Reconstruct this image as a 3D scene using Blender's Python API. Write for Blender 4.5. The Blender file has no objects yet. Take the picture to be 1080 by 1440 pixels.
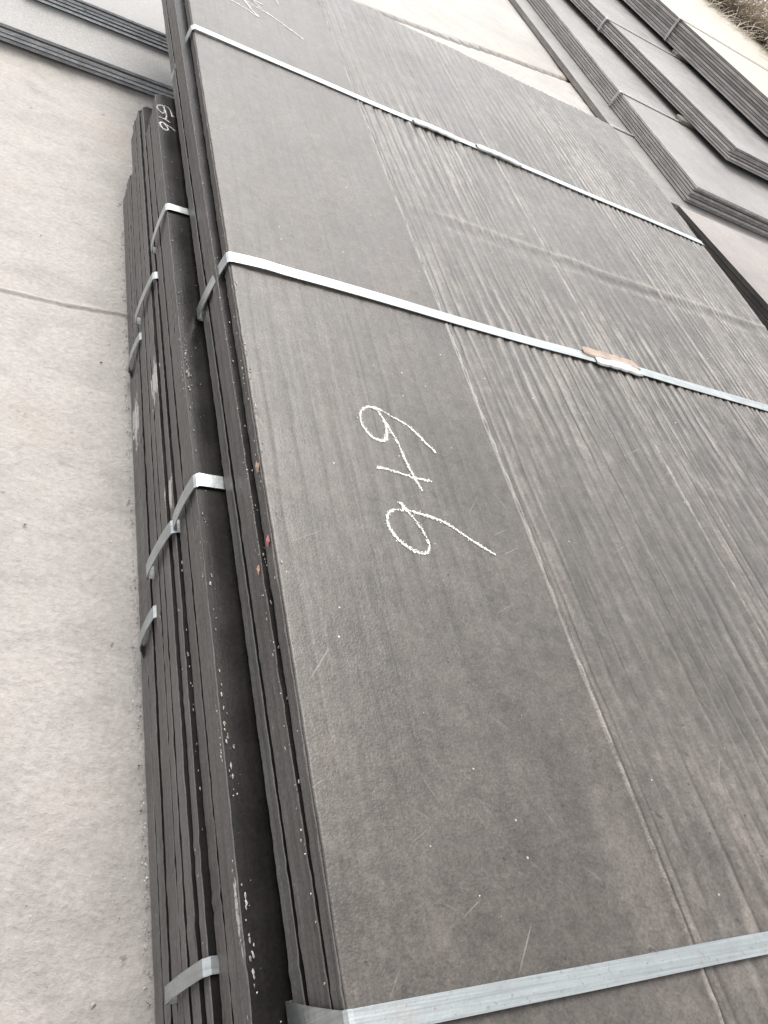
import bpy, math, random
import numpy as np
from mathutils import Matrix, Vector

H = 0.6                      # camera height above the top plate, metres; layout below is in units of H
FLOOR = 1.525                # depth of the floor below the camera, in H
ZC = FLOOR * H
scn = bpy.context.scene
col = scn.collection
random.seed(5)

# ------------------------------------------------------------------ camera
cam_d = bpy.data.cameras.new('camera')
cam = bpy.data.objects.new('camera', cam_d)
col.objects.link(cam)
RT = (0.872183591, -0.206157718, 0.443615575)
DN = (0.131031197, -0.775262378, -0.617898916)
FW = (0.471303097, 0.597048776, -0.649158032)
cam.matrix_world = Matrix(((RT[0], -DN[0], -FW[0], 0), (RT[1], -DN[1], -FW[1], 0), (RT[2], -DN[2], -FW[2], ZC), (0, 0, 0, 1)))
cam_d.sensor_fit = 'VERTICAL'
cam_d.sensor_height = 36.0
cam_d.lens = 36.0 * 1142.61 / 1440.0
cam_d.clip_start = 0.02
cam_d.clip_end = 500
scn.camera = cam

# ------------------------------------------------------------------ light: bright overcast, coming from the far side
SUN_AZ = math.radians(4)    # from +Y towards +X
SUN_EL = math.radians(54)
w = bpy.data.worlds.new('World'); scn.world = w; w.use_nodes = True
nt = w.node_tree; nt.nodes.clear()
sky = nt.nodes.new('ShaderNodeTexSky'); sky.sky_type = 'NISHITA'; sky.sun_disc = False
sky.sun_elevation = SUN_EL; sky.sun_rotation = SUN_AZ
sky.air_density = 1.0; sky.dust_density = 1.5; sky.ozone_density = 1.0
hs = nt.nodes.new('ShaderNodeHueSaturation'); hs.inputs['Saturation'].default_value = 0.05
bg = nt.nodes.new('ShaderNodeBackground'); bg.inputs['Strength'].default_value = 0.15
wo = nt.nodes.new('ShaderNodeOutputWorld')
nt.links.new(sky.outputs[0], hs.inputs['Color']); nt.links.new(hs.outputs[0], bg.inputs[0]); nt.links.new(bg.outputs[0], wo.inputs[0])
sd = bpy.data.lights.new('sun', 'SUN'); sd.energy = 1.5; sd.angle = math.radians(40); sd.color = (1.0, 0.95, 0.89)
sun = bpy.data.objects.new('sun', sd); col.objects.link(sun)
dv = Vector((math.sin(SUN_AZ) * math.cos(SUN_EL), math.cos(SUN_AZ) * math.cos(SUN_EL), math.sin(SUN_EL)))
sun.rotation_euler = dv.to_track_quat('Z', 'Y').to_euler()
scn.view_settings.view_transform = 'Standard'; scn.view_settings.look = 'None'
scn.view_settings.exposure = 1.1; scn.view_settings.gamma = 1.0

# ------------------------------------------------------------------ helpers
def vnoise(x, y, seed=0):
    x = np.asarray(x, float); y = np.asarray(y, float)
    x, y = np.broadcast_arrays(x, y)
    xi = np.floor(x).astype(np.int64); yi = np.floor(y).astype(np.int64)
    fx = x - xi; fy = y - yi
    fx = fx * fx * (3 - 2 * fx); fy = fy * fy * (3 - 2 * fy)
    def hsh(a, b):
        n = (a * 374761393 + b * 668265263 + seed * 1442695041) & 0xffffffff
        n = ((n ^ (n >> 13)) * 1274126177) & 0xffffffff
        n = (n ^ (n >> 16)) & 0xffff
        return n / 32767.5 - 1.0
    a = hsh(xi, yi); b = hsh(xi + 1, yi); c = hsh(xi, yi + 1); d = hsh(xi + 1, yi + 1)
    return a + (b - a) * fx + (c - a) * fy + (a - b - c + d) * fx * fy
def fbm(x, y, seed=0, o=4):
    s = 0; a = 0.5; f = 1
    for i in range(o):
        s = s + a * vnoise(np.asarray(x) * f, np.asarray(y) * f, seed + i); a *= 0.5; f *= 2.03
    return s
def W(x, y, z):
    return (x * H, y * H, ZC - z * H)       # layout units (z = depth under the camera) to metres
def mesh_obj(name, verts, faces, mats, parent=None, midx=None, smooth=False):
    me = bpy.data.meshes.new(name)
    me.from_pydata([tuple(map(float, v)) for v in verts], [], faces)
    for m in (mats if isinstance(mats, (list, tuple)) else [mats]):
        me.materials.append(m)
    if midx is not None:
        me.polygons.foreach_set('material_index', midx)
    if smooth is True:
        me.polygons.foreach_set('use_smooth', [True] * len(me.polygons))
    elif smooth is not False:
        me.polygons.foreach_set('use_smooth', smooth)
    me.update()
    o = bpy.data.objects.new(name, me); col.objects.link(o)
    if parent is not None:
        o.parent = parent
    return o
def tag(o, label=None, cat=None, group=None, kind=None):
    if label: o['label'] = label
    if cat: o['category'] = cat
    if group: o['group'] = group
    if kind: o['kind'] = kind
    return o
def thing(name, label, cat, group=None):
    o = bpy.data.objects.new(name, None); col.objects.link(o); o.empty_display_size = 0.1
    return tag(o, label, cat, group)

# ------------------------------------------------------------------ materials
class NT:
    def __init__(s, name):
        s.m = bpy.data.materials.new(name); s.m.use_nodes = True
        s.t = s.m.node_tree; s.b = s.t.nodes['Principled BSDF']
    def n(s, ty, **kw):
        nd = s.t.nodes.new(ty)
        for k, v in kw.items(): setattr(nd, k, v)
        return nd
    def l(s, a, b): s.t.links.new(a, b)
    def coords(s, scale=(1, 1, 1), rot=(0, 0, 0)):
        g = s.n('ShaderNodeNewGeometry'); src = g.outputs['Position']
        if any(rot):
            m0 = s.n('ShaderNodeMapping'); m0.inputs['Rotation'].default_value = rot
            s.l(src, m0.inputs['Vector']); src = m0.outputs[0]
        mp = s.n('ShaderNodeMapping'); mp.inputs['Scale'].default_value = scale
        s.l(src, mp.inputs['Vector']); return mp.outputs[0]
    def noise(s, vec, scale, detail=4, rough=0.55, dist=0.0):
        nd = s.n('ShaderNodeTexNoise'); s.l(vec, nd.inputs['Vector'])
        nd.inputs['Scale'].default_value = scale; nd.inputs['Detail'].default_value = detail
        nd.inputs['Roughness'].default_value = rough; nd.inputs['Distortion'].default_value = dist
        return nd.outputs['Fac']
    def ramp(s, fac, stops):
        r = s.n('ShaderNodeValToRGB'); e = r.color_ramp.elements
        while len(e) < len(stops): e.new(0.5)
        for i, (p, c) in enumerate(stops):
            e[i].position = p; e[i].color = (c, c, c, 1) if isinstance(c, (int, float)) else (*c, 1)
        s.l(fac, r.inputs[0]); return r.outputs[0]
    def mix(s, fac, a, b, mode='MIX'):
        m = s.n('ShaderNodeMix', data_type='RGBA', blend_type=mode)
        for inp, v in ((m.inputs[0], fac), (m.inputs[6], a), (m.inputs[7], b)):
            if isinstance(v, (int, float)): inp.default_value = v
            elif isinstance(v, tuple): inp.default_value = (*v, 1)
            else: s.l(v, inp)
        return m.outputs[2]
    def math(s, op, a, b=0.0, clamp=False):
        m = s.n('ShaderNodeMath', operation=op, use_clamp=clamp)
        for i, v in enumerate((a, b)):
            if isinstance(v, (int, float)): m.inputs[i].default_value = v
            else: s.l(v, m.inputs[i])
        return m.outputs[0]
    def bump(s, h, strength, dist, prev=None):
        b = s.n('ShaderNodeBump'); b.inputs['Strength'].default_value = strength; b.inputs['Distance'].default_value = dist
        s.l(h, b.inputs['Height'])
        if prev is not None: s.l(prev, b.inputs['Normal'])
        return b.outputs[0]
    def out(s, color=None, rough=None, normal=None, metallic=None, spec=None):
        for k, v in (('Base Color', color), ('Roughness', rough), ('Normal', normal), ('Metallic', metallic), ('Specular IOR Level', spec)):
            if v is None: continue
            if isinstance(v, (int, float)): s.b.inputs[k].default_value = v
            elif isinstance(v, tuple): s.b.inputs[k].default_value = (*v, 1)
            else: s.l(v, s.b.inputs[k])
        return s.m

def mat_plate(name, base, dust, rough=0.5, streak=0.5, dustlo=0.35, dusthi=0.7, bump=1.0, spec=0.5, wear_shade=False):
    """rolled steel skin: mill scale with dust, long rolling streaks, small scratches, fine grain"""
    t = NT(name)
    v = t.coords()
    vs = t.coords((38, 1.6, 38))
    big = t.noise(v, 2.2, 5, 0.6, 0.4)
    mid = t.noise(v, 14, 5, 0.6)
    st = t.noise(vs, 1.0, 3, 0.5)
    fine = t.noise(v, 320, 3, 0.6)
    f = t.math('ADD', t.math('MULTIPLY', big, 0.55), t.math('MULTIPLY', mid, 0.45))
    c = t.mix(t.ramp(f, [(dustlo, 0.0), (dusthi, 1.0)]), base, dust)
    c = t.mix(streak, c, t.mix(1.0, c, t.ramp(st, [(0.3, 0.78), (0.7, 1.16)]), 'MULTIPLY'))
    c = t.mix(0.55, c, t.mix(1.0, c, t.ramp(fine, [(0.32, 0.55), (0.68, 1.42)]), 'MULTIPLY'))
    # pale scuffs
    sc = t.noise(t.coords((9, 55, 9), (0, 0, 0.6)), 1.6, 4, 0.65, 0.8)
    c = t.mix(t.ramp(sc, [(0.66, 0.0), (0.74, 0.35)]), c, tuple(min(1, q * 1.9) for q in dust))
    # dark pits and rust-brown bloom
    pit = t.noise(v, 55, 2, 0.5)
    c = t.mix(t.ramp(pit, [(0.70, 0.0), (0.76, 0.55)]), c, tuple(q * 0.5 for q in base))
    rst = t.noise(v, 6.5, 5, 0.7, 0.6)
    c = t.mix(t.ramp(rst, [(0.58, 0.0), (0.75, 0.25)]), c, (dust[0] * 1.0, dust[1] * 0.94, dust[2] * 0.84))
    if wear_shade:      # ridge shading painted into the colour: crests lightened, grooves darkened; then scuffs and pits
        at = t.n('ShaderNodeAttribute', attribute_name='relief_shade')
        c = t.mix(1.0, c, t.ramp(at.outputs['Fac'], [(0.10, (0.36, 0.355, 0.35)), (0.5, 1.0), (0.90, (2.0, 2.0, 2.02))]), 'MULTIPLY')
        wv = t.n('ShaderNodeVectorMath', operation='ADD'); t.l(v, wv.inputs[0])
        wn = t.n('ShaderNodeTexNoise'); wn.inputs['Scale'].default_value = 60; wn.inputs['Detail'].default_value = 4; t.l(v, wn.inputs['Vector'])
        ws = t.n('ShaderNodeVectorMath', operation='SCALE'); ws.inputs['Scale'].default_value = 0.035
        t.l(wn.outputs['Color'], ws.inputs[0]); t.l(ws.outputs[0], wv.inputs[1])
        vo = t.n('ShaderNodeTexVoronoi'); vo.inputs['Scale'].default_value = 15.0; t.l(wv.outputs[0], vo.inputs['Vector'])
        vo.inputs['Randomness'].default_value = 1.0
        c = t.mix(t.ramp(vo.outputs['Distance'], [(0.04, 0.55), (0.07, 0.0)]), c, tuple(q * 0.45 for q in base))
        c = t.mix(t.ramp(vo.outputs['Distance'], [(0.055, 0.0), (0.07, 0.30), (0.085, 0.0)]), c, tuple(q * 2.0 for q in dust))
        pk = t.n('ShaderNodeTexVoronoi'); pk.inputs['Scale'].default_value = 60; t.l(v, pk.inputs['Vector'])
        rs = t.n('ShaderNodeSeparateColor'); t.l(pk.outputs['Color'], rs.inputs[0])
        sel = t.ramp(rs.outputs[0], [(0.80, 0.0), (0.82, 1.0)])
        c = t.mix(t.math('MULTIPLY', sel, t.ramp(pk.outputs['Distance'], [(0.07, 0.8), (0.12, 0.0)])), c, tuple(q * 0.35 for q in base))
        sel2 = t.ramp(rs.outputs[1], [(0.90, 0.0), (0.92, 1.0)])
        c = t.mix(t.math('MULTIPLY', sel2, t.ramp(pk.outputs['Distance'], [(0.05, 0.9), (0.09, 0.0)])), c, (0.46, 0.44, 0.41))
        for rot_, thr in ((1.1, 0.70), (-0.5, 0.70), (2.2, 0.71)):
            sl = t.noise(t.coords((7, 260, 7), (0, 0, rot_)), 1.0, 2, 0.5, 0.25)
            gate = t.ramp(t.noise(t.coords((1, 1, 1), (0, 0, rot_)), 9.0, 3, 0.6), [(0.52, 0.0), (0.60, 1.0)])
            c = t.mix(t.math('MULTIPLY', gate, t.ramp(sl, [(thr, 0.0), (thr + 0.04, 0.55)])), c, tuple(q * 2.1 for q in dust))
        scl = t.noise(v, 75, 6, 0.75, 0.5)
        c = t.mix(0.8, c, t.mix(1.0, c, t.ramp(scl, [(0.34, 0.68), (0.5, 1.0), (0.66, 1.32)]), 'MULTIPLY'))
        blot = t.noise(t.coords((1.6, 0.9, 1)), 3.4, 6, 0.68, 0.9)
        c = t.mix(1.0, c, t.ramp(blot, [(0.32, (0.80, 0.80, 0.76)), (0.5, 1.0), (0.68, (1.17, 1.15, 1.14))]), 'MULTIPLY')
    r = t.ramp(t.math('ADD', t.math('MULTIPLY', mid, 0.6), t.math('MULTIPLY', st, 0.4)), [(0.3, rough - 0.10), (0.7, rough + 0.10)])
    n1 = t.bump(t.noise(v, 420, 2, 0.6), 0.30 * bump, 0.0012)
    n2 = t.bump(t.noise(t.coords((150, 7, 150)), 1.0, 3, 0.5), 0.22 * bump, 0.0016, n1)
    n3 = t.bump(mid, 0.25 * bump, 0.004, n2)
    return t.out(c, r, n3, 0.0, spec)

def mat_edge(name, base, light, chips=0.5, spec=0.35, smears=(), var=(0.84, 1.10)):
    """torch-cut plate edge: brown-grey oxide, long drag lines, pale chips and rubbed paint"""
    t = NT(name)
    v = t.coords()
    long = t.noise(t.coords((60, 2.5, 260)), 1.0, 3, 0.55)
    mid = t.noise(t.coords((30, 9, 30)), 1.0, 4, 0.6)
    fine = t.noise(v, 300, 3, 0.6)
    oi = t.n('ShaderNodeObjectInfo')
    c = t.mix(t.ramp(mid, [(0.3, 0), (0.7, 1)]), base, light)
    c = t.mix(0.5, c, t.mix(1.0, c, t.ramp(long, [(0.30, 0.35), (0.42, 0.95), (0.72, 1.2)]), 'MULTIPLY'))
    c = t.mix(0.6, c, t.mix(1.0, c, t.ramp(fine, [(0.3, 0.6), (0.7, 1.3)]), 'MULTIPLY'))
    hue = t.mix(oi.outputs['Random'], (var[0], var[0] * 0.97, var[0] * 0.965), (var[1], var[1] * 1.02, var[1] * 1.015))
    c = t.mix(1.0, c, hue, 'MULTIPLY')
    dash = t.noise(t.coords((40, 14, 420)), 1.0, 2, 0.5)
    c = t.mix(t.ramp(dash, [(0.24, 0.9), (0.31, 0.0)]), c, (0.012, 0.011, 0.010))
    if smears:      # pale paint rubbed onto the plate ends
        g = t.n('ShaderNodeNewGeometry')
        for (px, py, pz, ry, rz) in smears:
            mp = t.n('ShaderNodeMapping', vector_type='POINT')
            mp.inputs['Location'].default_value = (0, -py / ry, -pz / rz); mp.inputs['Scale'].default_value = (0, 1 / ry, 1 / rz)
            t.l(g.outputs['Position'], mp.inputs['Vector'])
            ln = t.n('ShaderNodeVectorMath', operation='LENGTH'); t.l(mp.outputs[0], ln.inputs[0])
            ns = t.noise(t.coords((60, 28, 110)), 1.0, 5, 0.7, 0.6)
            mk = t.math('SUBTRACT', t.math('MULTIPLY', ns, 2.6), t.math('ADD', ln.outputs['Value'], 0.55))
            c = t.mix(t.ramp(mk, [(0.0, 0.0), (0.18, 0.85)]), c, (0.50, 0.47, 0.45))
    ch = t.noise(t.coords((150, 42, 150)), 1.0, 3, 0.6)
    c = t.mix(t.ramp(ch, [(0.72, 0.0), (0.77, chips)]), c, (0.50, 0.48, 0.46))
    n1 = t.bump(fine, 0.5, 0.0012)
    n2 = t.bump(long, 0.3, 0.001, n1)
    return t.out(c, t.ramp(mid, [(0.3, 0.42), (0.7, 0.62)]), n2, 0.0, spec)

M = {}
M['top'] = mat_plate('dusty_hardfaced_steel', (0.063, 0.0555, 0.0490), (0.111, 0.0985, 0.0885), 0.40, 0.35, bump=1.0, spec=0.5, wear_shade=True)
M['mill'] = mat_plate('shade_darkened_scale_steel', (0.008, 0.0072, 0.0068), (0.020, 0.018, 0.017), 0.26, 0.4, bump=0.3, spec=0.14)  # black scale, darkened further for the shade and dark reflections beside upper bundles
M['grey'] = mat_plate('grey_stacked_steel', (0.19, 0.184, 0.179), (0.31, 0.30, 0.291), 0.55, 0.4)
M['pale'] = mat_plate('pale_primed_steel', (0.38, 0.355, 0.30), (0.48, 0.45, 0.385), 0.55, 0.3)
M['pink'] = mat_plate('pinkish_dusty_steel', (0.20, 0.183, 0.174), (0.32, 0.29, 0.276), 0.55, 0.4)
M['edge'] = mat_edge('torch_cut_edge', (0.080, 0.075, 0.072), (0.125, 0.118, 0.113), smears=[(0, 1.53 * H, ZC - 1.325 * H, 0.055, 0.022), (0, 1.545 * H, ZC - 1.49 * H, 0.06, 0.022), (0, 1.15 * H, ZC - 1.292 * H, 0.035, 0.012), (0, 0.30 * H, ZC - 1.17 * H, 0.05, 0.006)])
M['edge_b'] = mat_edge('pale_torch_cut_edge', (0.24, 0.222, 0.212), (0.42, 0.395, 0.38), 0.3, var=(0.55, 1.3))
M['edge_dark'] = mat_edge('dark_plate_edge', (0.030, 0.028, 0.026), (0.065, 0.060, 0.056))

def mat_concrete():
    t = NT('worn_concrete')
    v = t.coords()
    big = t.noise(v, 1.3, 5, 0.6, 0.5)
    mid = t.noise(t.coords((1, 2.2, 1), (0, 0, 0.15)), 7, 6, 0.62, 0.6)
    fine = t.noise(v, 140, 4, 0.65)
    c = t.mix(t.ramp(big, [(0.3, 0), (0.7, 1)]), (0.315, 0.293, 0.275), (0.445, 0.420, 0.398))
    c = t.mix(0.7, c, t.mix(1.0, c, t.ramp(mid, [(0.28, 0.70), (0.5, 0.98), (0.72, 1.12)]), 'MULTIPLY'))
    c = t.mix(0.6, c, t.mix(1.0, c, t.ramp(fine, [(0.3, 0.8), (0.7, 1.15)]), 'MULTIPLY'))
    yel = t.noise(v, 3.1, 3, 0.5)
    c = t.mix(t.ramp(yel, [(0.55, 0.0), (0.72, 0.55)]), c, (0.40, 0.355, 0.295))
    stn = t.noise(t.coords((1, 1.5, 1), (0, 0, 0.4)), 5.0, 7, 0.7, 1.4)
    c = t.mix(t.ramp(stn, [(0.56, 0.0), (0.70, 0.45)]), c, (0.23, 0.215, 0.20))
    pit = t.noise(v, 34, 3, 0.5)
    pm = t.ramp(pit, [(0.715, 0.0), (0.745, 1.0)])
    c = t.mix(t.math('MULTIPLY', pm, 0.6), c, (0.15, 0.14, 0.13))
    n1 = t.bump(fine, 0.6, 0.0028)
    lump = t.noise(t.coords((1, 1.6, 1), (0, 0, 0.2)), 95, 7, 0.75, 0.2)
    c = t.mix(0.75, c, t.mix(1.0, c, t.ramp(lump, [(0.32, 0.80), (0.5, 1.0), (0.68, 1.12)]), 'MULTIPLY'))
    n2 = t.bump(lump, 0.6, 0.0035, n1)
    n2 = t.bump(t.noise(t.coords((1, 1.8, 1), (0, 0, 0.25)), 20, 5, 0.6, 0.2), 0.45, 0.005, n2)
    n3 = t.bump(pm, -0.5, 0.003, n2)
    return t.out(c, t.ramp(mid, [(0.3, 0.45), (0.7, 0.65)]), n3, 0.0, 0.45)
M['floor'] = mat_concrete()

def mat_strap(name, base, rough, metallic=0.85):
    t = NT(name)
    v = t.coords()
    a = t.noise(v, 35, 4, 0.6); b = t.noise(v, 240, 3, 0.6)
    scr = t.noise(t.coords((8, 420, 8)), 1.0, 3, 0.6)
    c = t.mix(t.ramp(a, [(0.35, 0), (0.7, 1)]), base, tuple(q * 0.72 for q in base))
    c = t.mix(0.6, c, t.mix(1.0, c, t.ramp(scr, [(0.3, 0.7), (0.7, 1.25)]), 'MULTIPLY'))
    c = t.mix(t.ramp(b, [(0.60, 0), (0.70, 0.6)]), c, (0.26, 0.23, 0.20))
    c = t.mix(t.ramp(t.noise(v, 11, 5, 0.7), [(0.60, 0), (0.72, 0.4)]), c, (0.34, 0.29, 0.25))
    n = t.bump(scr, 0.2, 0.0005, t.bump(a, 0.25, 0.0025))
    return t.out(c, t.ramp(a, [(0.3, rough - 0.08), (0.7, rough + 0.14)]), n, metallic)
M['strap'] = mat_strap('galvanised_strap', (0.45, 0.485, 0.495), 0.32, 0.9)
M['seal'] = mat_strap('bright_strap_seal', (0.52, 0.53, 0.525), 0.45, 0.6)
M['strap_far'] = mat_strap('dull_strap', (0.36, 0.355, 0.355), 0.5, 0.4)
M['rust'] = mat_strap('rusty_strap', (0.40, 0.315, 0.26), 0.6, 0.2)
t = NT('chalk'); t.out((0.80, 0.79, 0.76), 0.9); M['chalk'] = t.m
t = NT('grit'); oi = t.noise(t.coords(), 90, 1)
t.out(t.ramp(oi, [(0.35, (0.06, 0.055, 0.05)), (0.5, (0.30, 0.28, 0.26)), (0.62, (0.62, 0.60, 0.57))]), 0.8); M['grit'] = t.m
t = NT('weathered_wood'); g = t.noise(t.coords((8, 60, 60)), 1.0, 4)
t.out(t.ramp(g, [(0.3, (0.10, 0.085, 0.075)), (0.7, (0.24, 0.21, 0.19))]), 0.85); M['wood'] = t.m
t = NT('dry_straw'); g = t.noise(t.coords(), 18, 3)
t.out(t.ramp(g, [(0.3, (0.26, 0.21, 0.16)), (0.55, (0.50, 0.44, 0.36)), (0.75, (0.66, 0.60, 0.52))]), 0.8); M['straw'] = t.m

# ------------------------------------------------------------------ floor
def axis_lines(segs):
    out = []
    for a, b, n in segs: out += list(np.linspace(a, b, n, endpoint=False))
    return np.array(out + [segs[-1][1]])
fx = axis_lines([(-60, -6, 12), (-6, -0.6, 20), (-0.6, 0.30, 110), (0.30, 1.0, 30), (1.0, 6.0, 80), (6.0, 80, 14)])
fy = axis_lines([(-60, -2, 10), (-2, 0.0, 12), (0.0, 1.16, 130), (1.16, 1.28, 70), (1.28, 2.3, 110), (2.3, 3.3, 20), (3.3, 5.2, 380), (5.2, 5.6, 10), (5.6, 9, 30), (9, 120, 14)])
GX, GY = np.meshgrid(fx, fy)
near = np.clip((8 - np.hypot(GX, GY)) / 3, 0, 1)
FZ = near * (0.0045 * fbm(GX * 2.2, GY * 3.2, 3, 4) + 0.0016 * fbm(GX * 16, GY * 22, 9, 3)) - 0.0028 * near
FZ = np.minimum(FZ, -0.0004)
jy = 1.324 * FLOOR * H + 0.03 * (GX - 0.05) + 0.006 * vnoise(GX * 8, 0 * GX, 4)      # raised trowel line on the left
FZ += 0.0030 * np.exp(-((GY - jy) / 0.004) ** 2) * (GX < 0.5) - 0.0014 * np.exp(-((GY - jy + 0.007) / 0.0030) ** 2) * (GX < 0.5)
j2 = 0.16 * FLOOR * H + 0.01 * vnoise(GX * 9, 0 * GX, 7) + 0.05 * GX
FZ += 0.0022 * np.exp(-((GY - j2) / 0.006) ** 2) * (GX < 0.3)
jf = FLOOR * H * (4.01 + (GX / H / FLOOR - 1.61) * 0.33) + 0.012 * vnoise(GX * 3, 0 * GX, 2)        # open crack beyond the stack
FZ -= 0.050 * np.exp(-((GY - jf) / 0.010) ** 2) * (GX > 1.2)
nx, ny = len(fx), len(fy)
vs = np.stack([GX.ravel(), GY.ravel(), FZ.ravel()], 1)
fs = [(j * nx + i, j * nx + i + 1, (j + 1) * nx + i + 1, (j + 1) * nx + i) for j in range(ny - 1) for i in range(nx - 1)]
tag(mesh_obj('concrete_floor', vs, fs, M['floor'], smooth=True), kind='structure')

# ------------------------------------------------------------------ plates
def plate(parent, xl, xr, y0, y1, zb, zt, mtop, medge, seed, skew=0.0, n=150, swap=False, jit=1.0, rc=0.0, yfine=None, name='plate', drop=None):
    """one steel plate; the seen long edge is at xl (units of H); skew = d(xl)/dy; rc = rounded far corner"""
    ys = np.linspace(0, 1, n) if yfine is None else yfine
    ys = y0 + (y1 - y0) * ys
    b = 0.0010
    jm = 0.0016 * jit
    e = jm * (0.5 * vnoise(ys * 0.9, 0 * ys + seed, seed) + 0.08 * vnoise(ys * 14, 0 * ys, seed + 2) + 0.20 * vnoise(ys * 90, 0 * ys, seed + 5) - 1.3 * np.clip(vnoise(ys * 40, 0 * ys, seed + 6) - 0.55, 0, 1))
    X = xl + skew * ys + e / H
    if rc > 0:
        d = np.clip((ys - (y1 - rc)) / rc, 0, 1)
        X = X + rc * (1 - np.sqrt(np.maximum(0, 1 - d * d)))
    bb = b / H
    sag = np.zeros_like(ys) if drop is None else drop(ys)
    def j(k, amp): return 0.22 * amp * jm / H * vnoise(ys * 150, 0 * ys + k * 7.3, seed + 11 + k)
    zm = (zb + zt) / 2
    cols = [(X + bb * 1.1 + j(1, .5), zb + 0 * ys), (X + j(2, .6), zb - bb * .8 + j(3, .4)), (X + 0.0008 / H + j(4, .9), zm + 0 * ys),
            (X + j(5, .6), zt + bb * .7 + j(6, .5)), (X + bb * .9 + j(7, .6), zt + 0 * ys),
            (xr + skew * ys - bb, zt + 0 * ys), (xr + skew * ys, zt + bb + 0 * ys), (xr + skew * ys, zb - bb + 0 * ys), (xr + skew * ys - bb, zb + 0 * ys)]
    k = len(cols); V = []
    for i, yv in enumerate(ys):
        for cx, cz in cols:
            V.append(W(yv, cx[i], cz[i] + sag[i]) if swap else W(cx[i], yv, cz[i] + sag[i]))
    F = []; mi = []; sm = []
    for i in range(len(ys) - 1):
        for a in range(k):
            c = (a + 1) % k
            f = (i * k + a, i * k + c, (i + 1) * k + c, (i + 1) * k + a)
            F.append(f if not swap else f[::-1])
            mi.append(0 if a in (4, 8) else 1); sm.append(False)
    f0 = tuple(range(k)); f1 = tuple((len(ys) - 1) * k + q for q in range(k))
    F += [f0[::-1], f1] if not swap else [f0, f1[::-1]]
    mi += [1, 1]; sm += [False, False]
    return mesh_obj(name, V, F, [mtop, medge], parent, mi, sm)

def strap(parent, xl, xr, zt, zb, yt, slope=0.0, ybot=None, bulge=0.012, hang=0.0, width=0.029, mat=None, wav=1.0, seed=1, skew=0.0, name='strap', lift=None):
    """steel band round a bundle: flat ribbon with thickness, bent over the plate edge and tucked underneath"""
    mat = mat or M['strap']
    th = 0.0011 / H
    xl = xl + skew * yt
    yb = yt if ybot is None else ybot
    P = []   # x, y, z(depth), nx, nz (outward in x,z up)
    P.append((xr + 0.004, yt + slope * (xr - xl), zb - 0.002, 1, 0))
    P.append((xr + 0.004, yt + slope * (xr - xl), zt + 0.004, 1, 0))
    P.append((xr - 0.002, yt + slope * (xr - xl), zt - 0.0025, 0.5, 0.8))
    N = 60
    for i in range(N + 1):
        u = i / N; x = xr - 0.02 - (xr - xl - 0.026) * u
        yy = yt + slope * (x - xl) + 0.003 * wav * float(vnoise(u * 7, 0, seed))
        zz = zt - 0.0035 - wav * 0.0016 * (1 + float(vnoise(u * 11, 3, seed + 2)))
        if lift: zz -= lift(x)
        P.append((x, yy, zz, 0, 1))
    P.append((xl + 0.0008, yt, zt - 0.0026, -0.45, 0.9))
    P.append((xl - 0.0030, yt, zt + 0.0010, -0.9, 0.45))
    xb = xl - bulge; zz = zb + hang
    for i in range(1, 10):
        u = i / 10
        P.append((xl - 0.0035 + (xb - xl + 0.0035) * u - 0.003 * math.sin(u * math.pi), yt + (yb - yt) * u, zt + 0.002 + (zz - 0.004 - zt) * u, -1, 0.1))
    P.append((xb + 0.0005, yb, zz - 0.0030, -0.9, -0.45))
    P.append((xb + 0.004, yb, zz - 0.0005, -0.3, -0.95))
    P.append((xl + 0.006, yb + 0.002, zb + 0.0010, 0, -1))
    P.append((xl + 0.08, yb + 0.002, zb + 0.0012, 0, -1))
    V = []; F = []
    hw = width / 2
    for (x, y, z, nx, nz) in P:
        for s in (-1, 1):
            V.append(W(x, y + s * hw, z))
            V.append(W(x + nx * th, y + s * hw, z - nz * th))
    for i in range(len(P) - 1):
        a = 4 * i; b = 4 * (i + 1)
        F += [(a + 1, a + 3, b + 3, b + 1), (a, b, b + 2, a + 2), (a, a + 1, b + 1, b), (a + 2, b + 2, b + 3, a + 3)]
    F += [(0, 2, 3, 1), (len(V) - 4, len(V) - 3, len(V) - 1, len(V) - 2)]
    return mesh_obj(name, V, F, mat, parent, smooth=False)

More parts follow.
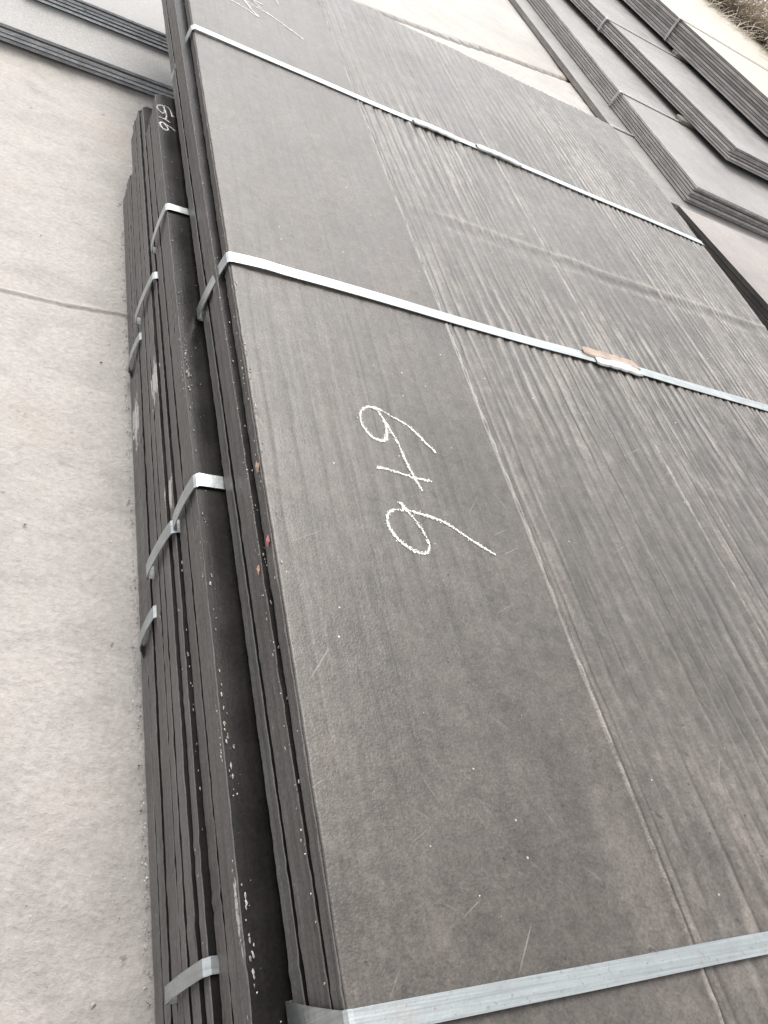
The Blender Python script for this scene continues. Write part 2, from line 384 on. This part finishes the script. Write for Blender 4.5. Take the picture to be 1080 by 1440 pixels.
# ------------------------------------------------------------------ the near stack
SEAMS = [0.4872, 1.079, 1.674, 2.209, 2.835]
RIP = [0.11, 0.85, 0.95, 1.05]
LAM = np.array([0.0290, 0.0255, 0.0215, 0.0165])
def hash1(n):
    return vnoise(n * 1.0 + 0.5, n * 0.37 + 0.5, 17)
def passes(x, mx, my):
    """weld passes laid side by side: each rises gently, then drops into a narrow groove; returns height and shade"""
    pid = np.clip(np.searchsorted(SEAMS[1:4], x), 0, 3)
    lam = LAM[pid]
    warp = 0.010 * vnoise(mx * 4, my * 1.6, 21) + 0.0030 * vnoise(mx * 16, my * 6, 22) + 0.0012 * vnoise(mx * 40, my * 26, 23)
    p = (mx + warp) / lam
    k = np.floor(p); f = p - k
    d1 = (1 - f) * lam; d0 = f * lam                      # metres to the groove on the right and on the left
    brk = np.clip(0.75 + 0.9 * vnoise(k * 3.1, my * 5.0, 25), 0.05, 1.25)
    brk0 = np.clip(0.75 + 0.9 * vnoise((k - 1) * 3.1, my * 5.0, 25), 0.05, 1.25)
    gr = brk * np.exp(-(d1 / 0.0021) ** 2) + brk0 * np.exp(-(d0 / 0.0021) ** 2)
    rim = brk * np.exp(-((d1 - 0.0050) / 0.0024) ** 2)
    tone = hash1(k + 13 * pid) * 0.5
    sn = np.sin(2 * np.pi * (f - 0.30)) * (0.65 + 0.45 * vnoise(k * 1.7, my * 7.0, 27)) + 0.40 * np.sin(2 * np.pi * (p * 2.13 + 0.3))
    hgt = 0.85 * sn + 0.30 * f + 0.25 * rim - 0.75 * gr + 0.2 * tone
    shade = 0.42 * sn + 0.45 * rim - 1.15 * gr + 0.30 * tone
    return hgt, shade
def lumps(mx, my):
    c, s_ = math.cos(0.6), math.sin(0.6)
    u = mx * c + my * s_; v = -mx * s_ + my * c
    return 0.9 * vnoise(u * 47, v * 47, 44) * (0.6 + 0.6 * vnoise(v * 9, u * 9, 46)) + 0.5 * vnoise((u * 0.7 - v * 0.7) * 95, (u * 0.7 + v * 0.7) * 95, 45)
def pass_amp(x, mx, my):
    pid = np.clip(np.searchsorted(SEAMS[1:4], x), 0, 3)
    amp = np.array(RIP)[pid]
    return amp * (0.85 + 0.4 * vnoise(mx * 6, my * 2.0, 31)) * np.clip(0.8 + 0.45 * vnoise(mx * 2.5, my * 3.1, 77), 0.3, 1.3)
def relief_shade(x, y):  # light and shade of the ridges and lap band, painted as tone
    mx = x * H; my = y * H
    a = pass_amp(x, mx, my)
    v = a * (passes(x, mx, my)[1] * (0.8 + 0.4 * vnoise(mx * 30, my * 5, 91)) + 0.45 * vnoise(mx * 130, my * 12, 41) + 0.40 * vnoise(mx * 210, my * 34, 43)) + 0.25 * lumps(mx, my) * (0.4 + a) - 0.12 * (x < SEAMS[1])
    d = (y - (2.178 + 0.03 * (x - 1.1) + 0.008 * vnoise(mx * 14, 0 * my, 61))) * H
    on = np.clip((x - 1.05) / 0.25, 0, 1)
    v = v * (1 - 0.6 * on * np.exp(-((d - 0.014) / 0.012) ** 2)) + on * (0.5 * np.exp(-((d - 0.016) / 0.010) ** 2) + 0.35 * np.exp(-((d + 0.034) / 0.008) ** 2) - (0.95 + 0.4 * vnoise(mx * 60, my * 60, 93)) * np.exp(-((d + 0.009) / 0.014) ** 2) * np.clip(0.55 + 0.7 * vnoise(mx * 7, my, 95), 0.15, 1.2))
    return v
def surf(x, y):
    """relief of the hardfaced top, metres above its nominal plane (x, y in H)"""
    x = np.asarray(x, float); y = np.asarray(y, float)
    mx = x * H; my = y * H
    amp = pass_amp(x, mx, my)
    h = 0.0013 * amp * passes(x, mx, my)[0]
    h = h + 0.00060 * amp * vnoise(mx * 130, my * 12, 41) + 0.00055 * (amp + 0.3) * lumps(mx, my)
    h = h + 0.0005 * fbm(mx * 7, my * 7, 51, 3)
    # lap band across the plate where the weld passes stop and start again
    yb = 2.178 + 0.03 * (x - 1.1) * 1.0 + 0.008 * vnoise(mx * 14, 0 * my, 61)
    d = (y - yb) * H
    on = np.clip((x - 1.05) / 0.25, 0, 1)
    h = h + on * (0.0010 * np.exp(-((d - 0.014) / 0.006) ** 2) - (0.0012 + 0.0008 * vnoise(mx * 50, my * 50, 96)) * np.exp(-((d + 0.008) / 0.014) ** 2))
    yb2 = 0.36 + 0.05 * (x - 0.7)
    d2 = (y - yb2) * H
    h = h - 0.0004 * np.exp(-(d2 / 0.006) ** 2) * np.clip((x - 0.62) / 0.1, 0, 1)
    # shallow dish where the near strap pulls the sheet down
    h = h - 0.0012 * np.exp(-((y - 0.125) / 0.085) ** 2)
    return h

def main_bundle():
    T = thing('steel_plate_bundle', 'topmost dark steel plate bundle with large chalked 6+6 and three bright straps', 'steel bundle')
    yf = np.concatenate([np.linspace(0, 0.28, 20, endpoint=False), np.linspace(0.28, 1, 330)])
    g = 0.002
    plate(T, 0.4870, 2.80, -1.72, 3.90, 1.1475, 1.1120, M['mill'], M['edge'], 11, -0.0105, yfine=yf)
    plate(T, 0.4895, 2.81, -1.70, 3.93, 1.1060, 1.0728, M['mill'], M['edge'], 12, -0.0110, yfine=yf)
    plate(T, 0.4865, 2.80, -1.72, 3.91, 1.0695, 1.0365, M['mill'], M['edge'], 13, -0.0108, yfine=yf)
    top = plate(T, 0.4868, 2.835, -1.72, 3.938, 1.0335, 1.0040, M['top'], M['edge'], 14, 0.0, yfine=yf)
    # four hardfaced strips laid side by side on the sheet
    ys = np.concatenate([np.linspace(-1.715, 0.02, 24, endpoint=False), np.linspace(0.02, 2.12, 190, endpoint=False), np.linspace(2.12, 2.32, 40, endpoint=False), np.linspace(2.32, 3.94, 110)])
    for s in range(4):
        xa, xb = SEAMS[s], SEAMS[s + 1]
        nxp = int((xb - xa) * H / 0.00145)
        u = np.linspace(0, 1, nxp)
        wl = 0.004 * fbm(ys * 3, 0 * ys, 300 + s, 3); wr = 0.004 * fbm(ys * 3, 0 * ys, 301 + s, 3)
        if s == 0: wl = 0.0012 / H + 0.0008 / H * vnoise(ys * 0.9, 0 * ys + 14, 14) + 0.0004 / H * vnoise(ys * 90, 0 * ys, 402)
        if s == 3: wr = 0.003 * vnoise(ys * 30, 0 * ys, 403)
        XX = (xa + wl)[:, None] * (1 - u)[None, :] + (xb + wr)[:, None] * u[None, :]
        YY = np.repeat(ys[:, None], nxp, 1)
        # ragged burnt far end
        yend = 3.938 + 0.010 * fbm(XX * 14, 0 * XX, 500, 4) + 0.006 * np.clip((XX - 1.7), 0, 1) * vnoise(XX * 60, 0 * XX, 501)
        tt = np.clip((YY - 3.7) / 0.24, 0, 1)
        YY = YY + (yend - 3.94) * tt
        hh = surf(XX, YY)
        hh[:, 0] -= 0.0006; hh[:, -1] -= 0.0006
        # weld bead standing proud along the seam (fades and swells)
        if s < 3:
            bead = np.array([0.0026, 0.0022, 0.0014][s]) * (0.7 + 0.5 * vnoise(ys * 40, 0 * ys, 600 + s))
            hh[:, -2] += bead * 0.9; hh[:, -3] += bead * 0.8; hh[:, -4] += bead * 0.4; hh[:, -1] += bead * 0.5
        if s > 0:
            bead = 0.0009 * (0.5 + 0.6 * vnoise(ys * 30, 0 * ys, 610 + s))
            hh[:, 1] -= bead * 0.5; hh[:, 2] -= bead * 0.35
        X3 = XX * H; Y3 = YY * H; Z3 = ZC - 1.0 * H + hh
        nyp = len(ys)
        V = np.stack([X3.ravel(), Y3.ravel(), Z3.ravel()], 1)
        F = [(j * nxp + i, j * nxp + i + 1, (j + 1) * nxp + i + 1, (j + 1) * nxp + i) for j in range(nyp - 1) for i in range(nxp - 1)]
        sm = [True] * len(F); mi = [0] * len(F)
        # skirt
        ring = [(j * nxp) for j in range(nyp)] + [((nyp - 1) * nxp + i) for i in range(1, nxp)] + [(j * nxp + nxp - 1) for j in range(nyp - 2, -1, -1)] + [i for i in range(nxp - 2, 0, -1)]
        base = len(V)
        B = V[ring].copy(); B[:, 2] = ZC - 1.0036 * H
        V = np.vstack([V, B]); L = len(ring)
        for q in range(L):
            r = (q + 1) % L
            F.append((ring[q], ring[r], base + r, base + q)); sm.append(False); mi.append(1)
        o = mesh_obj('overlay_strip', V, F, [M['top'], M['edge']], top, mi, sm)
        cr = np.clip(0.5 + relief_shade(XX, YY) * (0.5 if s < 2 else 0.66), 0, 1)
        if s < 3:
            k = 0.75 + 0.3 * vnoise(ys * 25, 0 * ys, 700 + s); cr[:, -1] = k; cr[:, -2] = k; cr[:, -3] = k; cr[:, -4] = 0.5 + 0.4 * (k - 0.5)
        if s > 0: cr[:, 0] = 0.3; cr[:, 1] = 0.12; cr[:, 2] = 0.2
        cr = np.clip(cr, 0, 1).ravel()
        at = o.data.attributes.new('relief_shade', 'FLOAT', 'POINT')
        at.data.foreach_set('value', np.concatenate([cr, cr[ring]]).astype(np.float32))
    return T, top

def ribbon_chalk(parent, name, strokes, z, width, label, seed, dens=1.0, onsurf=True):
    """chalk drawn by hand: hundreds of small flakes along each stroke, lying on the sheet"""
    rnd = random.Random(seed); V = []; F = []
    for st in strokes:
        pts = [np.array(p) for p in st]
        # Catmull-Rom resample
        ext = [2 * pts[0] - pts[1]] + pts + [2 * pts[-1] - pts[-2]]
        dense = []
        for i in range(1, len(ext) - 2):
            p0, p1, p2, p3 = ext[i - 1:i + 3]
            n = max(2, int(np.linalg.norm(p2 - p1) * H / 0.0007))
            for k in range(n):
                t = k / n
                dense.append(0.5 * ((2 * p1) + (-p0 + p2) * t + (2 * p0 - 5 * p1 + 4 * p2 - p3) * t * t + (-p0 + 3 * p1 - 3 * p2 + p3) * t ** 3))
        ph = rnd.random() * 10
        for q, p in enumerate(dense):
            press = 0.55 + 0.55 * float(vnoise(q * 0.022 + ph, 0.3, seed)) + 0.25 * float(vnoise(q * 0.15 + ph, 0.7, seed))
            for _ in range(int(6 * dens)):
                if rnd.random() > 0.85 * press + 0.16: continue
                off = rnd.gauss(0, 0.33) * width * (0.7 + 0.4 * press); ang = rnd.random() * 6.28
                cx = p[0] + math.cos(ang) * off / H; cy = p[1] + math.sin(ang) * off / H
                r = width * rnd.uniform(0.08, 0.20)
                zz = ZC - z * H + (float(surf(cx, cy)) if onsurf else 0) + 0.0007
                b = len(V); k = rnd.choice((3, 4, 5)); a0 = rnd.random() * 6.28
                for m in range(k):
                    a = a0 + m * 6.283 / k; rr = r * rnd.uniform(0.6, 1.3)
                    V.append((cx * H + math.cos(a) * rr, cy * H + math.sin(a) * rr, zz + rnd.uniform(-0.0001, 0.0003)))
                F.append(tuple(range(b, b + k)))
    o = mesh_obj(name, V, F, M['chalk'], parent)
    o['label'] = label
    return o

MAIN = [[(0.776, 1.214), (0.755, 1.212), (0.737, 1.197), (0.728, 1.169), (0.732, 1.142), (0.745, 1.121), (0.764, 1.116), (0.778, 1.124), (0.786, 1.147), (0.787, 1.178), (0.779, 1.204), (0.776, 1.214), (0.809, 1.199), (0.842, 1.182), (0.866, 1.154), (0.897, 1.111)],
        [(0.787, 1.181), (0.805, 1.121), (0.812, 1.069), (0.821, 1.024), (0.831, 0.989)],
        [(0.738, 1.034), (0.755, 1.036), (0.783, 1.031), (0.821, 1.024), (0.859, 1.023)],
        [(0.768, 0.95), (0.773, 0.933), (0.747, 0.927), (0.731, 0.91), (0.728, 0.885), (0.739, 0.857), (0.758, 0.84), (0.778, 0.83), (0.797, 0.832), (0.807, 0.851), (0.805, 0.876), (0.794, 0.905), (0.781, 0.929), (0.77, 0.949)],
        [(0.773, 0.933), (0.823, 0.926), (0.864, 0.914), (0.901, 0.888), (0.934, 0.866), (0.962, 0.85)]]
SMALL = [[(0.449, 2.562), (0.446, 2.595), (0.436, 2.613), (0.419, 2.613), (0.406, 2.6), (0.404, 2.586), (0.411, 2.571), (0.419, 2.562), (0.427, 2.576), (0.427, 2.594), (0.423, 2.609)],
         [(0.427, 2.586), (0.431, 2.559), (0.427, 2.526)], [(0.407, 2.531), (0.42, 2.531), (0.439, 2.52)],
         [(0.453, 2.477), (0.442, 2.488), (0.428, 2.498), (0.416, 2.504), (0.409, 2.491), (0.413, 2.472), (0.422, 2.462), (0.431, 2.466), (0.43, 2.485), (0.421, 2.5)]]
TOPS = [[(0.652, 3.273), (0.705, 3.252), (0.751, 3.227), (0.732, 3.266), (0.712, 3.322), (0.698, 3.341)], [(0.701, 3.338), (0.707, 3.332), (0.751, 3.316), (0.815, 3.289), (0.882, 3.235), (0.924, 3.201)],
        [(0.72, 3.394), (0.745, 3.372), (0.772, 3.322)], [(0.728, 3.402), (0.752, 3.38), (0.788, 3.371)], [(0.831, 3.514), (0.852, 3.487), (0.862, 3.456)]]

B1, top_plate = main_bundle()
ribbon_chalk(top_plate, 'chalk_writing', MAIN, 1.0, 0.0050, 'large white chalk 6+6 on the open sheet', 3)
ribbon_chalk(top_plate, 'chalk_writing', TOPS, 1.0, 0.0050, 'white chalk scribble near the far end', 4)

def seal(strap_o, xa, xb, yc, slope, side, mat, z=1.0):
    """bent end of the band folded over itself: a flat tongue with a raised lip, laid a little off the line of the strap"""
    V = []; F = []; N = 14; hw = 0.0200
    for i in range(N + 1):
        u = i / N; x = xa + (xb - xa) * u
        y = yc + slope * (x - xa) + side * 0.010
        z0 = z - 0.0100 - 0.0022 * math.sin(u * math.pi) - 0.0007 * float(vnoise(u * 9, 2, int(xa * 100)))
        e = hw * (0.72 if i in (0, N) else (0.82 if i in (4, 7, 10) else 1.0))
        cut = 0.010 * (1 if i == N else 0)
        for s, dx, dz in ((-1, cut, 0.0035), (-0.8, cut * .6, 0.0), (0.8, -cut * .6, 0.0), (1, -cut, 0.0030)):
            V.append(W(x + dx, y + s * e, z0 + dz)); V.append(W(x + dx, y + s * e, z0 + dz - 0.0022))
    for i in range(N):
        a = 8 * i; b = a + 8
        for k in range(3):
            F.append((a + 2 * k + 1, a + 2 * k + 3, b + 2 * k + 3, b + 2 * k + 1)); F.append((a + 2 * k, b + 2 * k, b + 2 * k + 2, a + 2 * k + 2))
        F.append((a, a + 1, b + 1, b)); F.append((a + 6, b + 6, b + 7, a + 7))
    for a in (0, 8 * N):
        for k in range(3): F.append((a + 2 * k, a + 2 * k + 2, a + 2 * k + 3, a + 2 * k + 1))
    return mesh_obj('strap_seal', V, F, mat, strap_o)

s1 = strap(B1, 0.4868, 2.835, 1.0, 1.1485, 2.870, -0.012, 2.800, 0.030, width=0.035, seed=1)
seal(s1, 1.300, 1.490, 2.858, -0.012, -1, M['seal']); seal(s1, 1.585, 1.785, 2.853, -0.02, 0.5, M['seal'])
s2 = strap(B1, 0.4868, 2.835, 1.0, 1.1485, 1.625, 0.014, 1.590, 0.030, width=0.037, seed=2, lift=lambda x: 0.004 * math.exp(-((x - 0.56) / 0.05) ** 2))
seal(s2, 1.560, 1.780, 1.654, 0.0, 0.9, M['rust']); seal(s2, 1.600, 1.775, 1.640, 0.0, -0.5, M['seal'])
strap(B1, 0.4868, 2.835, 1.0, 1.1485, 0.110, 0.006, 0.150, 0.012, width=0.031, seed=3, wav=0.6)

def small_bundle(label, spec, straps, mtop, medge, seed, skew=0.0, n=220, y0=-1.75, group=None, smat=None, rc=0.0, swap=False):
    T = thing('steel_plate_bundle', label, 'steel bundle', group)
    pl = []
    for i, (xl, xr, y1, zb, zt) in enumerate(spec):
        yf = np.concatenate([np.linspace(0, 0.33, 12, endpoint=False), np.linspace(0.33, 1, n)])
        pl.append(plate(T, xl, xr, y0, y1, zb, zt, mtop, medge, seed + i, skew, yfine=yf, rc=rc))
    for a in straps: strap(T, mat=smat, skew=skew, **a)
    return T, pl

B2, p2 = small_bundle('second steel bundle from the top, with a black shelf edge and small chalked 6+6',
    [(0.4310, 2.78, 2.66, 1.2715, 1.2335), (0.4325, 2.79, 2.67, 1.2275, 1.1945), (0.4318, 2.79, 2.69, 1.1920, 1.1580)],
    [dict(xl=0.4320, xr=2.79, zt=1.158, zb=1.2715, yt=2.035, ybot=2.0, bulge=0.014, seed=5),
     dict(xl=0.4320, xr=2.79, zt=1.158, zb=1.2715, yt=1.070, ybot=1.05, bulge=0.014, width=0.033, seed=6)],
    M['mill'], M['edge'], 30, -0.0115, rc=0.025)
ribbon_chalk(p2[-1], 'chalk_writing', SMALL, 1.158, 0.0038, 'small white chalk 6+6 at the far corner', 6, onsurf=False)
B3, p3 = small_bundle('third steel bundle from the top, between the black shelf edge and the lowest bundle',
    [(0.4080, 2.76, 2.84, 1.4020, 1.3760), (0.4095, 2.76, 2.87, 1.3725, 1.3475), (0.4105, 2.76, 2.86, 1.3430, 1.3055), (0.4175, 2.77, 2.83, 1.3020, 1.2755)],
    [dict(xl=0.414, xr=2.77, zt=1.2755, zb=1.402, yt=1.885, ybot=1.85, bulge=0.020, seed=7),
     dict(xl=0.414, xr=2.77, zt=1.2755, zb=1.402, yt=1.045, ybot=1.02, bulge=0.022, width=0.033, seed=8),
     dict(xl=0.414, xr=2.77, zt=1.2755, zb=1.402, yt=0.242, ybot=0.235, bulge=0.024, width=0.024, seed=9)],
    M['mill'], M['edge'], 40, -0.0075, rc=0.012)
B4, p4 = small_bundle('lowest steel bundle of the near stack, resting on the concrete floor',
    [(0.4050, 2.75, 2.64, 1.5240, 1.4805), (0.4062, 2.75, 2.66, 1.4770, 1.4550), (0.4055, 2.75, 2.65, 1.4520, 1.4335), (0.4085, 2.75, 2.64, 1.4295, 1.4055)],
    [dict(xl=0.4065, xr=2.75, zt=1.4055, zb=1.520, yt=1.790, ybot=1.75, bulge=0.016, hang=-0.03, seed=10),
     dict(xl=0.4065, xr=2.75, zt=1.4055, zb=1.520, yt=0.925, ybot=0.89, bulge=0.016, hang=-0.04, seed=11)],
    M['mill'], M['edge'], 50, -0.0065)

# ------------------------------------------------------------------ stacks on the far left, lying crosswise
def cross_bundle(label, x0, x1, yn, yfar, zb, zt, k, seed):
    T = thing('steel_plate_bundle', label, 'steel bundle')
    d = (zb - zt) / k
    for i in range(k):
        plate(T, yn + 0.004 * math.sin(i * 2.3 + seed), yfar, x0, x1 - 0.02 * i, zb - d * i - 0.002, zb - d * (i + 1) + 0.0025, M['pale2'], M['edge_l'], seed + i, 0.008, n=120, swap=True)
    return T
M['pale2'] = mat_plate('light_dusty_steel', (0.22, 0.216, 0.212), (0.31, 0.302, 0.294), 0.58, 0.3)
M['edge_l'] = mat_edge('bluish_brightened_edge', (0.50, 0.53, 0.56), (0.80, 0.82, 0.84), 0.3, var=(0.5, 1.15))  # lightened to stand in for front light missing on these faces
cross_bundle('light steel plates lying crosswise on the floor at the upper left, lower step', -4.4, 1.35, 3.485, 5.85, 1.524, 1.458, 4, 70)
cross_bundle('light steel plates lying crosswise at the upper left corner, upper step', -0.0, 1.30, 3.80, 6.15, 1.457, 1.388, 5, 80)

# ------------------------------------------------------------------ staircase of bundles on the right
def side_bundle(label, xl, yn, zb, zt, k, seed, skew=0.0, xr=None, mtop=None, medge=None, length=5.6, straps=(), toplast=None):
    T = thing('steel_plate_bundle', label, 'steel bundle')
    d = (zb - zt) / k; xr = xl + 2.36 if xr is None else xr
    for i in range(k):
        rs = random.Random(seed + i)
        m = toplast if (toplast and i == k - 1) else (mtop or M['grey'])
        plate(T, xl + rs.uniform(-0.004, 0.016), xr, yn + rs.uniform(-0.010, 0.035), yn + length, zb - d * i - 0.0015, zb - d * (i + 1) + 0.0030, m, medge or M['edge_b'], seed + i, skew, n=110)
    for a in straps: strap(T, xl=xl - 0.006, xr=xr, zt=zt, zb=zb, mat=M['strap_far'], seed=seed, skew=skew, **a)
    return T
side_bundle('single low grey plate on the floor under the right-hand pile, beyond the chalked sheet', 4.16, 4.72, 1.524, 1.474, 1, 90, straps=[dict(yt=5.78, slope=0.02, bulge=0.002)])
side_bundle('grey strapped bundle lowest in the right-hand pile, its near corner above the pinkish sheet', 4.40, 4.83, 1.4725, 1.343, 6, 100, straps=[dict(yt=6.28, bulge=0.012, width=0.034)])
side_bundle('grey strapped bundle in the middle of the right-hand pile', 6.035, 5.68, 1.308, 1.188, 6, 110, skew=-0.14, straps=[dict(yt=7.9, bulge=0.012, width=0.036)])
side_bundle('tall grey bundle topping the right-hand pile under a pale sheet', 6.96, 6.40, 1.153, 0.925, 9, 120, skew=-0.134, xr=10.2, length=6.2, toplast=M['pale'], straps=[dict(yt=8.2, bulge=0.01, width=0.04)])
side_bundle('pinkish grey sheet stack with black edges beside the right edge of the chalked sheet', 4.50, -0.6, 1.524, 1.300, 7, 140, skew=-0.175, length=4.76, mtop=M['pink'], medge=M['edge_dark'])

def spacer(label, x, y, z0, z1, lx=0.16, ly=0.10):
    bev = 0.006; V = []; F = []
    rnd = random.Random(int(x * 100))
    for zz, q in ((z0, bev), (z0 - bev, 0), (z1 + bev, 0), (z1, bev)):
        for sx, sy in ((-1, -1), (1, -1), (1, 1), (-1, 1)):
            V.append(W(x + sx * (lx / 2 - q) + rnd.uniform(-.004, .004), y + sy * (ly / 2 - q) + rnd.uniform(-.004, .004), zz))
    for r in range(3):
        for k in range(4):
            F.append((4 * r + k, 4 * r + (k + 1) % 4, 4 * r + 4 + (k + 1) % 4, 4 * r + 4 + k))
    F += [(3, 2, 1, 0), (12, 13, 14, 15)]
    tag(mesh_obj('spacer_block', V, F, M['wood']), label, 'wood block')
spacer('wooden spacer block wedged between the lowest and middle right-hand bundles', 5.20, 6.30, 1.3425, 1.3085, 0.24)
spacer('wooden spacer block wedged under the topmost right-hand bundle', 5.98, 7.95, 1.1875, 1.1535, 0.24)

# ------------------------------------------------------------------ straw heap behind the pale sheet
def straw():
    rnd = random.Random(8); V = []; F = []
    for i in range(9000):
        by = rnd.uniform(6.4, 14.0); right = 10.2 - 0.134 * by          # the pale sheet's right edge
        bx = right - 0.35 + 0.05 * max(0, 9.5 - by) * -6 * rnd.random() + abs(rnd.gauss(0, 1.1))
        if bx < right: bz = 0.915 - rnd.random() * 0.10
        else: bz = 1.35 - rnd.random() * (0.45 + min(0.75, 0.5 * (bx - right)))
        L = rnd.uniform(0.5, 1.3); a = rnd.gauss(-1.9, 0.45); el = rnd.gauss(0.15, 0.35); cur = rnd.uniform(-0.5, 0.9)
        wd = rnd.uniform(0.004, 0.010); p = Vector((bx, by, bz)); b = len(V); S = 5
        for k in range(S + 1):
            aa = a + cur * k / S
            d = Vector((math.cos(aa) * math.cos(el), math.sin(aa) * math.cos(el), -math.sin(el - 0.5 * k / S)))
            sd_ = Vector((-math.sin(aa), math.cos(aa), 0)) * wd * (1 - 0.75 * k / S)
            zz = min(p.z, 0.918) if p.x < right + 0.05 else p.z
            V.append(W(p.x + sd_.x, p.y + sd_.y, zz)); V.append(W(p.x - sd_.x, p.y - sd_.y, zz - 0.002))
            p = p + d * (L / S)
        for k in range(S):
            F.append((b + 2 * k, b + 2 * k + 1, b + 2 * k + 3, b + 2 * k + 2))
    tag(mesh_obj('straw_heap', V, F, M['straw']), 'heap of dry straw fibres at the upper right corner', 'straw', kind='stuff')
straw()

# ------------------------------------------------------------------ loose grit
def grit(name, pts, label):
    rnd = random.Random(21); V = []; F = []
    for (x, y, z, r) in pts:
        b = len(V)
        for k, (dx, dy, dz) in enumerate(((1, 0, 0), (-.5, .8, 0), (-.5, -.9, 0), (0.1, 0, 1), (.6, .6, .4))):
            q = rnd.uniform(0.6, 1.3)
            V.append((x + dx * r * q, y + dy * r * q, z + dz * r * q * 0.8))
        F += [(b, b + 4, b + 3), (b + 4, b + 1, b + 3), (b + 1, b + 2, b + 3), (b + 2, b, b + 3), (b, b + 1, b + 4), (b, b + 2, b + 1)]
    return tag(mesh_obj(name, V, F, M['grit']), label, 'grit', kind='stuff')
pts = []
for i in range(700):
    x = random.uniform(-0.5, 0.235); y = abs(random.gauss(0, 1)) * 0.9
    pts.append((x, y, -0.001, random.choice((0.001, 0.0014, 0.0018, 0.0026) if random.random() < .10 else (0.0006, 0.0009))))
for i in range(500):                       # dirt gathered along the foot of the stack
    y = random.uniform(0.05, 1.6); pts.append(((0.404 - 0.0065 * y / H) * H - abs(random.gauss(0, 0.004)) - 0.001, y, -0.0012, random.choice((0.0005, 0.0008, 0.0011, 0.0016))))
grit('floor_grit', pts, 'scattered grit and stone chips on the concrete floor')
pts = []
for i in range(300):
    x = random.uniform(0.5, 2.8); y = random.uniform(0.0, 3.9)
    pts.append((x * H, y * H, ZC - H + float(surf(x, y)) + 0.0002, random.choice((0.0005, 0.0007, 0.001))))
for i in range(150):                       # caught in the gap beside the top sheet and on the black shelf
    y = random.uniform(0.1, 2.6)
    if random.random() < 0.5: pts.append(((0.4825 - 0.009 * y + random.uniform(0, .003)) * H, y * H, ZC - 1.0360 * H, random.uniform(0.0006, 0.0014)))
    else: pts.append(((0.436 - 0.0115 * y + abs(random.gauss(0, .02))) * H, y * H, ZC - 1.1576 * H, random.uniform(0.0004, 0.0010)))
grit('plate_grit', pts, 'scattered pale specks and scale flakes lying on the dark steel sheets')

# ------------------------------------------------------------------ pale scale flakes clinging to the cut edges
def edge_flakes():
    rnd = random.Random(33); V = []; F = []
    def flake(x, y, z, r, up):
        b = len(V); k = rnd.randint(5, 7); a0 = rnd.random() * 6
        for m in range(k):
            a = a0 + m * 6.283 / k; q = r * rnd.uniform(0.5, 1.3)
            if up: V.append((x + math.cos(a) * q * 0.6, y + math.sin(a) * q * 1.5, z + rnd.uniform(0, 0.0008)))
            else: V.append((x - rnd.uniform(0, 0.0008), y + math.cos(a) * q * 1.5, z + math.sin(a) * q * 0.7))
        V.append((x + (0 if up else -0.0012), y, z + (0.0012 if up else 0)))
        for m in range(k): F.append((b + m, b + (m + 1) % k, b + k))
    for (yc, sp, n, zt, xl, sk) in ((1.43, 0.06, 60, 1.158, 0.4325, -0.0115), (1.35, 0.03, 25, 1.158, 0.4325, -0.0115), (0.53, 0.08, 60, 1.158, 0.4325, -0.0115), (0.26, 0.06, 70, 1.158, 0.4325, -0.0115),
                                    (0.95, 0.35, 40, 1.158, 0.4325, -0.0115), (2.0, 0.5, 25, 1.158, 0.4325, -0.0115), (0.7, 0.5, 70, 1.0365, 0.4865, -0.0108), (1.3, 0.6, 60, 1.0005, 0.4868, 0.0), (1.15, 0.25, 60, 1.0005, 0.4868, 0.0),
                                    (0.6, 0.4, 50, 1.2755, 0.417, -0.0075)):
        for _ in range(n):
            if rnd.random() < 0.5: continue
            y = rnd.gauss(yc, sp * 0.6); x = xl + sk * y
            if rnd.random() < 0.6: flake((x + 0.004 + abs(rnd.gauss(0, 0.004))) * H, y * H, ZC - zt * H + 0.0008, rnd.uniform(0.0006, 0.0020), True)
            else: flake(x * H - 0.0010, y * H, ZC - (zt + rnd.uniform(0.002, 0.012)) * H, rnd.uniform(0.0005, 0.0015), False)
    tag(mesh_obj('edge_flakes', V, F, M['flake']), 'pale scale flakes clinging to the cut edges of the near stack', 'flakes', kind='stuff')
t = NT('pale_flake'); g = t.noise(t.coords(), 120, 2)
t.out(t.ramp(g, [(0.35, (0.12, 0.115, 0.11)), (0.62, (0.42, 0.40, 0.38))]), 0.7); M['flake'] = t.m
edge_flakes()
def scrap(label, x, y, z, r, colr, seed):
    t = NT('paint_' + str(seed)); t.out(colr, 0.6)
    rnd = random.Random(seed); V = []; F = []; k = 9
    for m in range(k):
        a = m * 6.283 / k; q = r * rnd.uniform(0.6, 1.3)
        V.append((x * H - 0.0012 + rnd.uniform(-.0006, .0006), y * H + math.cos(a) * q * 1.3, ZC - z * H + math.sin(a) * q * 0.8))
    V.append((x * H - 0.0035, y * H, ZC - z * H)); V.append((x * H + 0.0008, y * H, ZC - z * H))
    for m in range(k): F += [(m, (m + 1) % k, k), ((m + 1) % k, m, k + 1)]
    tag(mesh_obj('paint_flake', V, F, t.m), label, 'paint flake')
scrap('small pink-red paint flake stuck to the edge of the chalked sheet', 0.4862, 0.826, 1.012, 0.0050, (0.36, 0.13, 0.13), 1)
scrap('larger orange-brown paint flake higher up the edge of the chalked sheet', 0.4862, 0.992, 1.010, 0.0060, (0.32, 0.21, 0.15), 2)
scrap('small orange paint flake in the gap just below the chalked sheet edge', 0.4775, 0.790, 1.046, 0.0045, (0.40, 0.25, 0.16), 3)
